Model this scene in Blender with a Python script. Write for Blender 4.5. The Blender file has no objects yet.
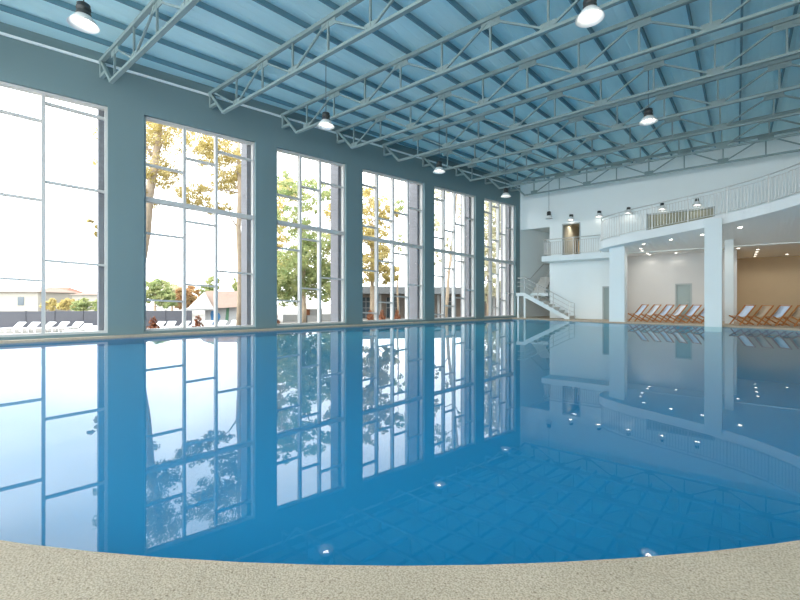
import bpy, bmesh, math, random
from mathutils import Vector, Matrix
R = math.radians
random.seed(7)
C = bpy.context.scene.collection
SC = bpy.context.scene

# ------------------------------------------------------------------ frames
TH = R(38.97)
CT, ST = math.cos(TH), math.sin(TH)
F, HC = 415.0, 1.2                     # focal length in pixels of an 800 px wide frame, eye height over water

def cw(X, Y, z=0.0):
    """right / forward / up as seen by the photographer -> room coordinates"""
    return Vector((CT * X - ST * Y, ST * X + CT * Y, z))

def at(px, Y, z=0.0):
    return cw((px - 400) / F * Y, Y, z)

def on_y(px, y):
    """room x on the plane y for a bearing px"""
    a = (px - 400) / F
    Yc = y / (ST * a + CT)
    return (CT * a - ST) * Yc

U = Vector((.2014, .9795, 0)).normalized()      # along the window wall
NI = Vector((U.y, -U.x, 0))                     # from the window wall into the hall
W0 = Vector((-16.13, 2.0, 0))

def WL(s, d=0.0, z=0.0):
    v = W0 + U * s + NI * d
    return Vector((v.x, v.y, z))

# ------------------------------------------------------------------ mesh builder
def root_of(o):
    while o.parent is not None:
        o = o.parent
    return o

class MB:
    def __init__(self):
        self.v, self.f, self.mi, self.sm = [], [], [], []
    def add(self, vs, fs, mi=0, smooth=False):
        b = len(self.v)
        self.v += [Vector(p) for p in vs]
        for f in fs:
            self.f.append([b + i for i in f]); self.mi.append(mi); self.sm.append(smooth)
        return self
    def hexa(self, p, mi=0):               # p: 4 bottom, 4 top, counter clockwise
        return self.add(p, [(3, 2, 1, 0), (4, 5, 6, 7), (0, 1, 5, 4), (1, 2, 6, 5), (2, 3, 7, 6), (3, 0, 4, 7)], mi)
    def box(self, x0, x1, y0, y1, z0, z1, mi=0):
        return self.hexa([(x0, y0, z0), (x1, y0, z0), (x1, y1, z0), (x0, y1, z0),
                          (x0, y0, z1), (x1, y0, z1), (x1, y1, z1), (x0, y1, z1)], mi)
    def wbox(self, s0, s1, d0, d1, z0, z1, mi=0, slope=0.0):   # box in window wall coordinates
        e = slope * (s1 - s0)
        a = [WL(s0, d0, z0), WL(s1, d0, z0 + e), WL(s1, d1, z0 + e), WL(s0, d1, z0),
             WL(s0, d0, z1), WL(s1, d0, z1 + e), WL(s1, d1, z1 + e), WL(s0, d1, z1)]
        # keep outward normals: s x d is -z here, so reverse the ring
        a = [a[3], a[2], a[1], a[0], a[7], a[6], a[5], a[4]]
        return self.hexa(a, mi)
    def bar(self, p, q, w, h, up=(0, 0, 1), mi=0):
        p, q = Vector(p), Vector(q)
        d = (q - p).normalized(); up = Vector(up)
        if abs(d.dot(up)) > .98: up = Vector((1, 0, 0))
        s = d.cross(up).normalized(); u = s.cross(d).normalized()
        s *= w / 2; u *= h / 2
        ring = lambda c: [c - s - u, c + s - u, c + s + u, c - s + u]
        a, b = ring(p), ring(q)
        return self.add(a + b, [(0, 1, 2, 3), (7, 6, 5, 4), (4, 5, 1, 0), (5, 6, 2, 1), (6, 7, 3, 2), (7, 4, 0, 3)], mi)
    def tube(self, pts, r, n=8, mi=0, taper=None):
        pts = [Vector(p) for p in pts]
        vs, fs = [], []
        k = len(pts)
        ref = None
        for i, p in enumerate(pts):
            d = (pts[min(i + 1, k - 1)] - pts[max(i - 1, 0)]).normalized()
            up = Vector((0, 0, 1)) if abs(d.z) < .9 else Vector((1, 0, 0))
            s = d.cross(up).normalized()
            if ref is not None and s.dot(ref) < 0: s = -s
            ref = s
            u = s.cross(d).normalized()
            rr = r if taper is None else r + (taper - r) * i / max(1, k - 1)
            for j in range(n):
                t = 2 * math.pi * j / n
                vs.append(p + s * (rr * math.cos(t)) + u * (rr * math.sin(t)))
        for i in range(k - 1):
            for j in range(n):
                a, b = i * n + j, i * n + (j + 1) % n
                fs.append((a, b, b + n, a + n))
        fs.append(tuple(range(n))[::-1]); fs.append(tuple(range((k - 1) * n, k * n)))
        return self.add(vs, fs, mi, True)
    def lathe(self, prof, c, n=28, mi=0, close=False):
        c = Vector(c); vs, fs = [], []
        for r, z in prof:
            for j in range(n):
                t = 2 * math.pi * j / n
                vs.append(c + Vector((r * math.cos(t), r * math.sin(t), z)))
        k = len(prof)
        for i in range(k - 1):
            for j in range(n):
                a, b = i * n + j, i * n + (j + 1) % n
                fs.append((a, b, b + n, a + n))
        if close:
            fs.append(tuple(range(n))[::-1]); fs.append(tuple(range((k - 1) * n, k * n)))
        return self.add(vs, fs, mi, True)
    def prism(self, poly, z0, z1, mi=0):
        """poly: list of (x, y) ccw; z0/z1 number or function of (x, y)"""
        n = len(poly)
        f0 = z0 if callable(z0) else (lambda x, y: z0)
        f1 = z1 if callable(z1) else (lambda x, y: z1)
        vs = [(x, y, f0(x, y)) for x, y in poly] + [(x, y, f1(x, y)) for x, y in poly]
        fs = [tuple(range(n))[::-1], tuple(range(n, 2 * n))]
        fs += [(i, (i + 1) % n, (i + 1) % n + n, i + n) for i in range(n)]
        return self.add(vs, fs, mi)
    def build(self, name, mats, parent=None, origin=None, bevel=0):
        me = bpy.data.meshes.new(name)
        vs = self.v
        if parent is not None:
            root = root_of(parent)
            inv = Matrix.LocRotScale(root.location, root.rotation_euler, None).inverted()
            if parent is not root and parent.location.length > 0:
                inv = Matrix.Translation(-parent.location) @ inv
            vs = [inv @ v for v in vs]
            loc = None
        else:
            if origin is None:
                xs = [v.x for v in vs]; ys = [v.y for v in vs]; zs = [v.z for v in vs]
                origin = Vector(((min(xs) + max(xs)) / 2, (min(ys) + max(ys)) / 2, min(zs)))
            loc = Vector(origin)
            vs = [v - loc for v in vs]
        me.from_pydata([tuple(v) for v in vs], [], self.f)
        if not isinstance(mats, (list, tuple)): mats = [mats]
        for m in mats: me.materials.append(m)
        for p, mi, sm in zip(me.polygons, self.mi, self.sm):
            p.material_index = mi; p.use_smooth = sm
        me.update()
        o = bpy.data.objects.new(name, me); C.objects.link(o)
        if parent is not None: o.parent = parent
        else: o.location = loc
        if bevel:
            b = o.modifiers.new('bevel', 'BEVEL'); b.width = bevel; b.segments = 2; b.limit_method = 'ANGLE'
        return o

def tag(o, label=None, cat=None, group=None, kind=None):
    if label: o['label'] = label
    if cat: o['category'] = cat
    if group: o['group'] = group
    if kind: o['kind'] = kind
    return o

def thing(name, loc, label=None, cat=None, group=None, kind=None, rz=0):
    o = bpy.data.objects.new(name, None); C.objects.link(o)
    o.location = loc; o.rotation_euler = (0, 0, rz); o.empty_display_size = .2
    return tag(o, label, cat, group, kind)

def copy_tree(o, parent=None):
    c = o.copy(); C.objects.link(c)
    if parent is not None: c.parent = parent
    for ch in [x for x in bpy.data.objects if x.parent is o]:
        copy_tree(ch, c)
    return c

# ------------------------------------------------------------------ materials
def new_mat(name):
    m = bpy.data.materials.new(name); m.use_nodes = True
    nt = m.node_tree
    return m, nt, nt.nodes['Principled BSDF']

def mat(name, col, rough=.6, metal=0.0, noise=0.0, scale=3.0, bump=0.0, bscale=40.0, spec=.5, ior=None, coat=0):
    m, nt, b = new_mat(name)
    b.inputs['Base Color'].default_value = (*col, 1)
    b.inputs['Roughness'].default_value = rough
    b.inputs['Metallic'].default_value = metal
    b.inputs['Specular IOR Level'].default_value = spec
    if ior: b.inputs['IOR'].default_value = ior
    tc = nt.nodes.new('ShaderNodeTexCoord')
    if noise:
        n = nt.nodes.new('ShaderNodeTexNoise'); n.inputs['Scale'].default_value = scale; n.inputs['Detail'].default_value = 5
        nt.links.new(tc.outputs['Object'], n.inputs['Vector'])
        mx = nt.nodes.new('ShaderNodeMix'); mx.data_type = 'RGBA'
        mx.inputs[6].default_value = (*[c * (1 - noise) for c in col], 1)
        mx.inputs[7].default_value = (*[min(1, c * (1 + noise)) for c in col], 1)
        nt.links.new(n.outputs['Fac'], mx.inputs[0]); nt.links.new(mx.outputs[2], b.inputs['Base Color'])
    if bump:
        n2 = nt.nodes.new('ShaderNodeTexNoise'); n2.inputs['Scale'].default_value = bscale
        nt.links.new(tc.outputs['Object'], n2.inputs['Vector'])
        bp = nt.nodes.new('ShaderNodeBump'); bp.inputs['Strength'].default_value = bump; bp.inputs['Distance'].default_value = .02
        nt.links.new(n2.outputs['Fac'], bp.inputs['Height']); nt.links.new(bp.outputs['Normal'], b.inputs['Normal'])
    return m

def emis(name, col, strength):
    m, nt, b = new_mat(name)
    b.inputs['Base Color'].default_value = (.9, .9, .9, 1)
    b.inputs['Emission Color'].default_value = (*col, 1)
    b.inputs['Emission Strength'].default_value = strength
    return m

M = {}
M['wall'] = mat('shade_toned_plaster', (.18, .262, .275), .75, noise=.02, scale=1.2)  # white wall's backlit shade and blue bounce put into the colour
M['white'] = mat('white_plaster', (.86, .91, .91), .7, noise=.015, scale=1.5)
M['bright'] = mat('bright_white_plaster', (.95, .96, .95), .7)
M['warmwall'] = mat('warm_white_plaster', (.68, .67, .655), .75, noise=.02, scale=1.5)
M['brown'] = mat('taupe_plaster', (.60, .48, .32), .8, noise=.04, scale=1.2)
M['recess'] = mat('grey_plaster', (.80, .80, .77), .8, noise=.04, scale=1.2)
M['olivewall'] = mat('olive_grey_plaster', (.52, .50, .42), .8)
M['frame'] = mat('pale_window_metal', (.62, .60, .58), .4, noise=.02)
M['steel'] = mat('grey_painted_steel', (.25, .33, .33), .5, noise=.06, scale=2)
M['purlin'] = mat('teal_painted_steel', (.13, .27, .33), .5, noise=.06, scale=2)
M['rail'] = mat('brushed_rail_metal', (.62, .62, .60), .35, metal=.3)
M['concrete'] = mat('stair_concrete', (.60, .58, .54), .8, noise=.08, scale=4)
M['stone'] = mat('grey_stone_cladding', (.19, .19, .21), .7, noise=.1, scale=2)
M['cap'] = mat('dark_lamp_metal', (.045, .05, .05), .5)
M['shade'] = mat('lamp_reflector', (.85, .85, .83), .35)
M['wire'] = mat('lamp_wire', (.10, .14, .16), .6)
M['bulb'] = emis('lamp_glow', (1, .93, .82), 14)
M['bulbw'] = emis('wall_lamp_glow', (1, .93, .82), 8)
M['down'] = emis('downlight_glow', (1, .92, .78), 8)
M['doorgreen'] = mat('grey_green_door', (.30, .38, .37), .4, noise=.03)
M['doorframe'] = mat('grey_door_frame', (.42, .46, .46), .5)
M['wood'] = mat('orange_teak', (.50, .20, .055), .5, noise=.25, scale=9)
M['blond'] = mat('blond_wood', (.62, .45, .22), .5, noise=.12, scale=5)
M['olive'] = mat('olive_blind', (.33, .32, .22), .6)
M['fabric_b'] = mat('pale_blue_canvas', (.62, .72, .88), .9)
M['fabric_w'] = mat('white_canvas', (.80, .83, .88), .9)
M['fabric_t'] = mat('tan_canvas', (.55, .42, .30), .9)
M['plastic'] = mat('white_plastic', (.75, .75, .75), .5)
M['black'] = mat('black_metal', (.03, .03, .035), .5)
# outside
M['paving'] = mat('outdoor_paving', (.20, .19, .17), .9, noise=.12, scale=.6)
M['fence'] = mat('grey_fence_panel', (.062, .064, .078), .7, noise=.05)
M['house'] = mat('cream_render', (.30, .28, .24), .9, noise=.05)
M['tile'] = mat('red_roof_tile', (.27, .10, .065), .8, noise=.15, scale=4)
M['btile'] = mat('brown_roof_tile', (.24, .17, .135), .8, noise=.15, scale=4)
M['hutwall'] = mat('white_hut_render', (.36, .36, .36), .9)
M['mblue'] = mat('blue_paint', (.03, .16, .36), .7)
M['mgreen'] = mat('green_paint', (.06, .16, .09), .7)
M['glassdark'] = mat('pavilion_glass', (.045, .065, .08), .15)
M['fascia'] = mat('grey_fascia', (.14, .15, .16), .6)
M['pinkw'] = mat('pinkish_cladding', (.20, .16, .13), .8, noise=.1)
M['bark'] = mat('pale_bark', (.36, .28, .20), .9, noise=.3, scale=5)
M['terra'] = mat('rusty_leaves', (.24, .085, .035), .9, noise=.3, scale=9)
M['pot'] = mat('clay_pot', (.20, .08, .04), .8)

def leaf_mat(name, c1, c2):
    m, nt, b = new_mat(name)
    nt.nodes.remove(b)
    out = nt.nodes['Material Output']
    tc = nt.nodes.new('ShaderNodeTexCoord')
    n = nt.nodes.new('ShaderNodeTexNoise'); n.inputs['Scale'].default_value = 1.3; n.inputs['Detail'].default_value = 6
    nt.links.new(tc.outputs['Object'], n.inputs['Vector'])
    cr = nt.nodes.new('ShaderNodeValToRGB')
    cr.color_ramp.elements[0].position = .35; cr.color_ramp.elements[1].position = .65
    cr.color_ramp.elements[0].color = (*c1, 1); cr.color_ramp.elements[1].color = (*c2, 1)
    nt.links.new(n.outputs['Fac'], cr.inputs['Fac'])
    d = nt.nodes.new('ShaderNodeBsdfDiffuse'); t = nt.nodes.new('ShaderNodeBsdfTranslucent')
    nt.links.new(cr.outputs['Color'], d.inputs['Color']); nt.links.new(cr.outputs['Color'], t.inputs['Color'])
    ad = nt.nodes.new('ShaderNodeMixShader'); ad.inputs[0].default_value = .45
    nt.links.new(d.outputs[0], ad.inputs[1]); nt.links.new(t.outputs[0], ad.inputs[2])
    nt.links.new(ad.outputs[0], out.inputs['Surface'])
    return m
M['leaf_y'] = leaf_mat('yellow_leaves', (.42, .34, .12), (.60, .50, .24))
M['leaf_g'] = leaf_mat('green_leaves', (.20, .27, .11), (.46, .46, .22))
M['leaf_o'] = leaf_mat('orange_leaves', (.45, .24, .12), (.45, .34, .17))
M['leaf_p'] = leaf_mat('pale_leaves', (.50, .47, .30), (.60, .57, .42))

# ceiling sheet: ribbed metal panels
def ceiling_mat():
    m, nt, b = new_mat('ribbed_ceiling_sheet')
    tc = nt.nodes.new('ShaderNodeTexCoord')
    wv = nt.nodes.new('ShaderNodeTexWave'); wv.wave_type = 'BANDS'; wv.bands_direction = 'X'
    wv.inputs['Scale'].default_value = 1.1; wv.inputs['Distortion'].default_value = 0
    nt.links.new(tc.outputs['Object'], wv.inputs['Vector'])
    bp = nt.nodes.new('ShaderNodeBump'); bp.inputs['Strength'].default_value = .25; bp.inputs['Distance'].default_value = .03
    cr = nt.nodes.new('ShaderNodeValToRGB')
    cr.color_ramp.elements[0].position = .0; cr.color_ramp.elements[1].position = .12
    cr.color_ramp.elements[0].color = (0, 0, 0, 1)
    nt.links.new(wv.outputs['Fac'], cr.inputs['Fac']); nt.links.new(cr.outputs['Color'], bp.inputs['Height'])
    n = nt.nodes.new('ShaderNodeTexNoise'); n.inputs['Scale'].default_value = .35; n.inputs['Detail'].default_value = 4
    nt.links.new(tc.outputs['Object'], n.inputs['Vector'])
    mx = nt.nodes.new('ShaderNodeMix'); mx.data_type = 'RGBA'
    mx.inputs[6].default_value = (.58, .85, .92, 1); mx.inputs[7].default_value = (.68, .93, .97, 1)
    nt.links.new(n.outputs['Fac'], mx.inputs[0])
    nt.links.new(mx.outputs[2], b.inputs['Base Color'])
    nt.links.new(bp.outputs['Normal'], b.inputs['Normal'])
    b.inputs['Roughness'].default_value = .38
    return m
M['ceiling'] = ceiling_mat()

def deck_mat():
    m, nt, b = new_mat('washed_aggregate_concrete')
    tc = nt.nodes.new('ShaderNodeTexCoord')
    n1 = nt.nodes.new('ShaderNodeTexNoise'); n1.inputs['Scale'].default_value = 130; n1.inputs['Detail'].default_value = 3
    n2 = nt.nodes.new('ShaderNodeTexVoronoi'); n2.inputs['Scale'].default_value = 26; n2.inputs['Randomness'].default_value = 1
    n3 = nt.nodes.new('ShaderNodeTexNoise'); n3.inputs['Scale'].default_value = 2.2; n3.inputs['Detail'].default_value = 4
    for n in (n1, n2, n3): nt.links.new(tc.outputs['Object'], n.inputs['Vector'])
    r1 = nt.nodes.new('ShaderNodeValToRGB')
    r1.color_ramp.elements[0].position = .33; r1.color_ramp.elements[1].position = .62
    r1.color_ramp.elements[0].color = (.38, .285, .205, 1); r1.color_ramp.elements[1].color = (.68, .55, .42, 1)
    nt.links.new(n1.outputs['Fac'], r1.inputs['Fac'])
    r2 = nt.nodes.new('ShaderNodeValToRGB')                # sparse darker pebbles
    r2.color_ramp.elements[0].position = .10; r2.color_ramp.elements[1].position = .17
    r2.color_ramp.elements[0].color = (.62, .58, .54, 1); r2.color_ramp.elements[1].color = (1, 1, 1, 1)
    nt.links.new(n2.outputs['Distance'], r2.inputs['Fac'])
    r3 = nt.nodes.new('ShaderNodeValToRGB')
    r3.color_ramp.elements[0].position = .3; r3.color_ramp.elements[1].position = .7
    r3.color_ramp.elements[0].color = (.88, .88, .87, 1); r3.color_ramp.elements[1].color = (1, 1, 1, 1)
    nt.links.new(n3.outputs['Fac'], r3.inputs['Fac'])
    a = nt.nodes.new('ShaderNodeMix'); a.data_type = 'RGBA'; a.blend_type = 'MULTIPLY'; a.inputs[0].default_value = 1
    nt.links.new(r1.outputs['Color'], a.inputs[6]); nt.links.new(r2.outputs['Color'], a.inputs[7])
    c = nt.nodes.new('ShaderNodeMix'); c.data_type = 'RGBA'; c.blend_type = 'MULTIPLY'; c.inputs[0].default_value = 1
    nt.links.new(a.outputs[2], c.inputs[6]); nt.links.new(r3.outputs['Color'], c.inputs[7])
    nt.links.new(c.outputs[2], b.inputs['Base Color'])
    bp = nt.nodes.new('ShaderNodeBump'); bp.inputs['Strength'].default_value = .5; bp.inputs['Distance'].default_value = .004
    nt.links.new(n1.outputs['Fac'], bp.inputs['Height']); nt.links.new(bp.outputs['Normal'], b.inputs['Normal'])
    b.inputs['Roughness'].default_value = .8
    return m
M['deck'] = deck_mat()

def clear_mat(name, ior, tint, soften=0.0):
    m = bpy.data.materials.new(name); m.use_nodes = True
    nt = m.node_tree; nt.nodes.remove(nt.nodes['Principled BSDF'])
    out = nt.nodes['Material Output']
    fr = nt.nodes.new('ShaderNodeFresnel')
    ge = nt.nodes.new('ShaderNodeNewGeometry'); mr = nt.nodes.new('ShaderNodeMapRange')   # same reflection on either face
    mr.inputs['To Min'].default_value = ior; mr.inputs['To Max'].default_value = 1 / ior
    nt.links.new(ge.outputs['Backfacing'], mr.inputs['Value']); nt.links.new(mr.outputs['Result'], fr.inputs['IOR'])
    tr = nt.nodes.new('ShaderNodeBsdfTransparent'); tr.inputs['Color'].default_value = (*tint, 1)
    gl = nt.nodes.new('ShaderNodeBsdfGlossy'); gl.inputs['Roughness'].default_value = 0
    mx = nt.nodes.new('ShaderNodeMixShader')
    # soften: the flattest reflections weaker (as through a polarising filter): F - soften * F * F
    sq = nt.nodes.new('ShaderNodeMath'); sq.operation = 'MULTIPLY'; sq.inputs[1].default_value = -soften
    nt.links.new(fr.outputs[0], sq.inputs[0])
    ma = nt.nodes.new('ShaderNodeMath'); ma.operation = 'MULTIPLY_ADD'
    nt.links.new(sq.outputs[0], ma.inputs[0]); nt.links.new(fr.outputs[0], ma.inputs[1]); nt.links.new(fr.outputs[0], ma.inputs[2])
    nt.links.new(ma.outputs[0], mx.inputs[0]); nt.links.new(tr.outputs[0], mx.inputs[1]); nt.links.new(gl.outputs[0], mx.inputs[2])
    nt.links.new(mx.outputs[0], out.inputs['Surface'])
    return m
M['glass'] = clear_mat('window_glass', 1.3, (.97, .985, .985))
M['water'] = clear_mat('still_pool_water', 1.38, (.70, .98, 1.0), .3)
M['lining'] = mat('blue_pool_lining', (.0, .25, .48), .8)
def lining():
    # deep blue near, turquoise by the gallery: far brightness painted into the lining colour
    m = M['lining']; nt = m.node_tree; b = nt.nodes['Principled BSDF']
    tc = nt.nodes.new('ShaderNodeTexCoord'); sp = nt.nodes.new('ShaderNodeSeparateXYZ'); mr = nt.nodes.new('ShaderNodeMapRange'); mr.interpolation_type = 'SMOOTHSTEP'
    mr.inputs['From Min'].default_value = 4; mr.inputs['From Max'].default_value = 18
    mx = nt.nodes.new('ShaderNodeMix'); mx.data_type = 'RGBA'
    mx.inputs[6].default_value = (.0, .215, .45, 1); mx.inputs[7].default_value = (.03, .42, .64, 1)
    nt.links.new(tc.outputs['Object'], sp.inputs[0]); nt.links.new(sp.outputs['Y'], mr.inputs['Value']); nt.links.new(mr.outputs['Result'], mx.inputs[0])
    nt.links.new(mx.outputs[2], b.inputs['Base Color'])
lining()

# ------------------------------------------------------------------ pool outline, floor, water
near = []
cx, cy, rr = 0.0, 11.40, 9.62
for k in range(0, 25):
    X = -4.2 + 8.4 * k / 24
    Y = cy - math.sqrt(rr * rr - X * X)
    v = cw(X, Y); near.append((v.x, v.y))
far = [(2.6, 6.2), (3.8, 8.6), (4.7, 11.5), (5.1, 14.5), (4.9, 17.4), (4.2, 19.7), (3.2, 21.4), (2.6, 22.05), (2.0, 22.6), (1.2, 23.05), (.2, 23.4),
       (-1.2, 23.6), (-3.0, 23.8), (-4.4, 23.85), (-5.7, 23.95), (-6.7, 24.4), (-7.7, 24.95), (-9.4, 25.2)]
e1, e2 = WL(23.6, .32), WL(-4.2, .32)
pool = near + far + [(e1.x, e1.y), (e2.x, e2.y), (-12.5, -2.3), (-8.5, -1.7), (-6.4, -1.05)]

def ring_slab(outer, hole, z0, z1):
    bm = bmesh.new()
    def loop(pts):
        vs = [bm.verts.new((x, y, z1)) for x, y in pts]
        return vs, [bm.edges.new((vs[i], vs[(i + 1) % len(vs)])) for i in range(len(vs))]
    ov, oe = loop(outer); hv, he = loop(hole)
    bmesh.ops.triangle_fill(bm, edges=oe + he, use_beauty=True)
    for f in bm.faces:
        if f.normal.z < 0: f.normal_flip()
    for ring in (ov, hv):
        low = [bm.verts.new((v.co.x, v.co.y, z0)) for v in ring]
        n = len(ring)
        for i in range(n):
            bm.faces.new((ring[i], ring[(i + 1) % n], low[(i + 1) % n], low[i]))
    bmesh.ops.recalc_face_normals(bm, faces=bm.faces)
    vs = [v.co.copy() for v in bm.verts]
    bm.verts.index_update()
    fs = [tuple(v.index for v in f.verts) for f in bm.faces]
    bm.free()
    m = MB(); m.add(vs, fs); return m

a0, a1 = WL(-13, -.34), WL(30.5, -.34)
outer = [(a0.x, a0.y), (13.2, -9.6), (13.2, 35.2), (-3, 35.2), (-9.8, 33), (a1.x, a1.y)]
fl = ring_slab(outer, pool, -.45, .06).build('floor', M['deck'], origin=(0, 0, 0))
tag(fl, kind='structure')
w = MB(); w.add([(x, y, 0) for x, y in pool], [tuple(range(len(pool)))])
w = w.build('pool_water', M['water'], origin=(0, 0, 0)); tag(w, kind='structure')
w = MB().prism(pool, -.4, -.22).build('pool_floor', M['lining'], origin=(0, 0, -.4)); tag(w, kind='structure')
np_ = len(pool); wv, wf = [], []
for x, y in pool: wv += [(x, y, -.23), (x, y, -.02)]
for i in range(np_):
    j = (i + 1) % np_; wf.append((2 * i, 2 * i + 1, 2 * j + 1, 2 * j))
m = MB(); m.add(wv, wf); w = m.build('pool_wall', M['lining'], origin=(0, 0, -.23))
so = w.modifiers.new('solid', 'SOLIDIFY'); so.thickness = .03; so.offset = 1
tag(w, kind='structure')

# ------------------------------------------------------------------ window wall
wins = [(-10.2, -6.6), (-5.7, -1.95), (-1.05, 2.5), (3.5, 7.26), (8.12, 11.42), (12.33, 16.3), (17.02, 20.45), (21.24, 24.4)]  # first two lie out of view, added for their light
ZT, ZS, ZR = 7.42, .14, 9.05
TW = -.34
wm = MB()
edges = [-13] + [e for a in wins for e in a] + [24.9]
for i in range(0, len(edges), 2):
    wm.wbox(edges[i], edges[i + 1], TW, 0, -.6, ZR + .1)
for s0, s1 in wins:
    wm.wbox(s0, s1, TW, 0, ZT, ZR + .1)
    wm.wbox(s0, s1, TW, 0, -.6, ZS)
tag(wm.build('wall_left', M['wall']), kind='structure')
sw = MB(); sw.wbox(24.9, 31, TW, 0, -.6, ZR + .1)
tag(sw.build('wall_stair_side', M['white']), kind='structure')
# thin white trim where wall meets roof
tb = MB(); tb.bar(WL(-12, .06, 8.74), WL(24.9, .06, 8.62), .05, .07)
tag(tb.build('trim_1', M['white']), kind='structure')
# outside stone piers between the windows
for i in range(len(wins)):
    s0 = wins[i][1] - .22
    s1 = wins[i + 1][0] if i + 1 < len(wins) else wins[i][1] + 1.1
    p = MB()
    z = -.6
    while z < 9.0:
        p.wbox(s0, s1, -1.02, TW - .002, z, min(z + 1.18, 9.1)); z += 1.2
        p.wbox(s0 + .012, s1 - .012, -1.008, TW - .002, min(z - .02, 9.08), min(z, 9.1))
    tag(p.build('stone_pier', M['stone']), kind='structure')

def trans_z(s): return 4.63 - (s - 3.5) * .0493
mull = {0: [1.2, 2.4], 1: [1.25, 2.5], 2: [1.98], 3: [1.26, 2.34], 4: [1.12, 2.05], 5: [.97, 1.95, 2.93], 6: [.9, 1.75, 2.6], 7: [.85, 1.6, 2.3]}
order = {2: 1, 3: 2, 4: 3, 5: 4, 6: 5, 7: 6, 1: 7, 0: 8}
for i, (s0, s1) in enumerate(wins):
    n = order[i]
    root = thing('window_%d' % n, WL((s0 + s1) / 2, -.22, ZS), kind='structure')
    d0, d1 = -.34, -.12
    fr = MB()
    fw = .07
    fr.wbox(s0, s0 + fw, d0, d1, ZS, ZT); fr.wbox(s1 - fw, s1, d0, d1, ZS, ZT)
    fr.wbox(s0 + fw, s1 - fw, d0, d1, ZT - fw, ZT); fr.wbox(s0 + fw, s1 - fw, d0, d1, ZS, ZS + fw)
    fr.build('frame', M['frame'], root)
    cols = [0] + mull[i] + [s1 - s0]
    for mm in mull[i]:
        b = MB(); b.wbox(s0 + mm - .045, s0 + mm + .045, d0, d1, ZS + fw, ZT - fw); b.build('mullion', M['frame'], root)
    thick = i != 2
    tz = trans_z(s0)
    if thick:
        b = MB(); b.wbox(s0 + fw, s1 - fw, d0 - .02, d1 + .02, tz - .075, tz + .075, slope=-.0493); b.build('transom', M['frame'], root)
    br = MB()
    for k in range(len(cols) - 1):
        c0, c1 = s0 + cols[k] + .03, s0 + cols[k + 1] - .03
        if k == 0: c0 = s0 + fw
        if k == len(cols) - 2: c1 = s1 - fw
        if i == 2: zs = [[1.87, 4.28, 6.65], [2.39, 4.76, 7.12]][k]
        elif i == 3: zs = [[1.2, 3.48, 5.82], [1.76, 4.03, 6.3], [2.29, 6.78]][k]
        elif i == 4: zs = [[1.19, 3.35, 5.55], [1.71, 3.83, 6.06], [2.2, 6.42]][k]
        elif i == 5: zs = [[.6, 2.64, 4.75, 6.7], [1.1, 3.13, 5.22], [1.4, 3.58, 5.65], [2.0, 6.02]][k]
        else:
            base = .42 - .15 * (i - 6) if i > 5 else .8
            zs = [base + .46 * k + 2.12 * j for j in range(4)]
        for z in zs:
            if z > ZT - .2 or z < ZS + .2: continue
            if thick and abs(z - trans_z(c0)) < .12: continue
            br.wbox(c0, c1, d0 + .02, d1 - .02, z - .03, z + .03, slope=-.05)
    br.build('glazing_bars', M['frame'], root)
    g = MB(); g.wbox(s0 + .03, s1 - .03, -.232, -.222, ZS + .03, ZT - .03)
    g.build('glass', M['glass'], root)

# ------------------------------------------------------------------ back wall and recesses
YB, YT = 26.5, 26.8
XR = 12.0
xc = WL(25.0).x - .3
xs = -9.2                                   # right edge of the stair recess
ud0, ud1, uf, ut = on_y(562, YB), on_y(580.5, YB), 3.86, 5.94
ld0, ld1, lt = on_y(602.5, YB), -5.34, 2.0
JX = -5.2
ox0, ox1, oz0, oz1 = on_y(646, YB), on_y(715, YB), 4.3, 5.98
SOF = 3.85
bw = MB()
bw.box(xc, xs, YB, YT, 5.85, ZR + .1)
bw.box(xs, ud0, YB, YT, -.3, ZR + .1)
bw.box(ud0, ud1, YB, YT, -.3, uf); bw.box(ud0, ud1, YB, YT, ut, ZR + .1)
bw.box(ud1, ld0, YB, YT, -.3, ZR + .1)
bw.box(ld0, ld1, YB, YT, lt, ZR + .1)
bw.box(ld1, JX, YB, YT, -.3, ZR + .1)
bw.box(JX, ox0, YB, YT, SOF, ZR + .1)
bw.box(ox0, ox1, YB, YT, SOF, oz0); bw.box(ox0, ox1, YB, YT, oz1, ZR + .1)
bw.box(ox1, XR, YB, YT, SOF, ZR + .1)
tag(bw.build('wall_back', M['white']), kind='structure')
lw = MB()                                   # lower wall under the gallery
dx0, dx1 = on_y(675, 28.3), on_y(692, 28.3)
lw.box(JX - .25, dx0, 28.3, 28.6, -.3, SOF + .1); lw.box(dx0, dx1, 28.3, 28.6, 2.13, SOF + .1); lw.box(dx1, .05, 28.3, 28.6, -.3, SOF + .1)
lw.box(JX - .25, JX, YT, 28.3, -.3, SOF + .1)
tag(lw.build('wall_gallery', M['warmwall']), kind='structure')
nw = MB()
nw.box(-.25, .05, 28.6, 34.3, -.3, SOF + .1); nw.box(-.25, XR, 34.3, 34.6, -.3, SOF + .1)
tag(nw.build('wall_niche', M['brown']), kind='structure')
cs = MB(); cs.box(JX - .25, XR, YT, 34.6, SOF, SOF + .25)
tag(cs.build('ceiling_gallery', M['bright']), kind='structure')
sr = MB()                                   # stair recess shell
sr.box(-11.4, -8.55, 30.6, 30.9, -.3, 6.2); sr.box(-8.75, -8.55, YT, 30.6, -.3, 6.2); sr.box(-11.6, -8.55, YT, 30.9, 6.0, 6.3)
tag(sr.build('wall_stairwell', M['recess']), kind='structure')
ur = MB()                                   # room behind the upper door
ur.box(ud0 - .4, ud1 + 1.2, 30.2, 30.4, 3.6, 6.4); ur.box(ud0 - .02, ud0, YT, 30.2, 3.6, 6.4); ur.box(ud1 + 1.0, ud1 + 1.2, YT, 30.2, 3.6, 6.4)
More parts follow.
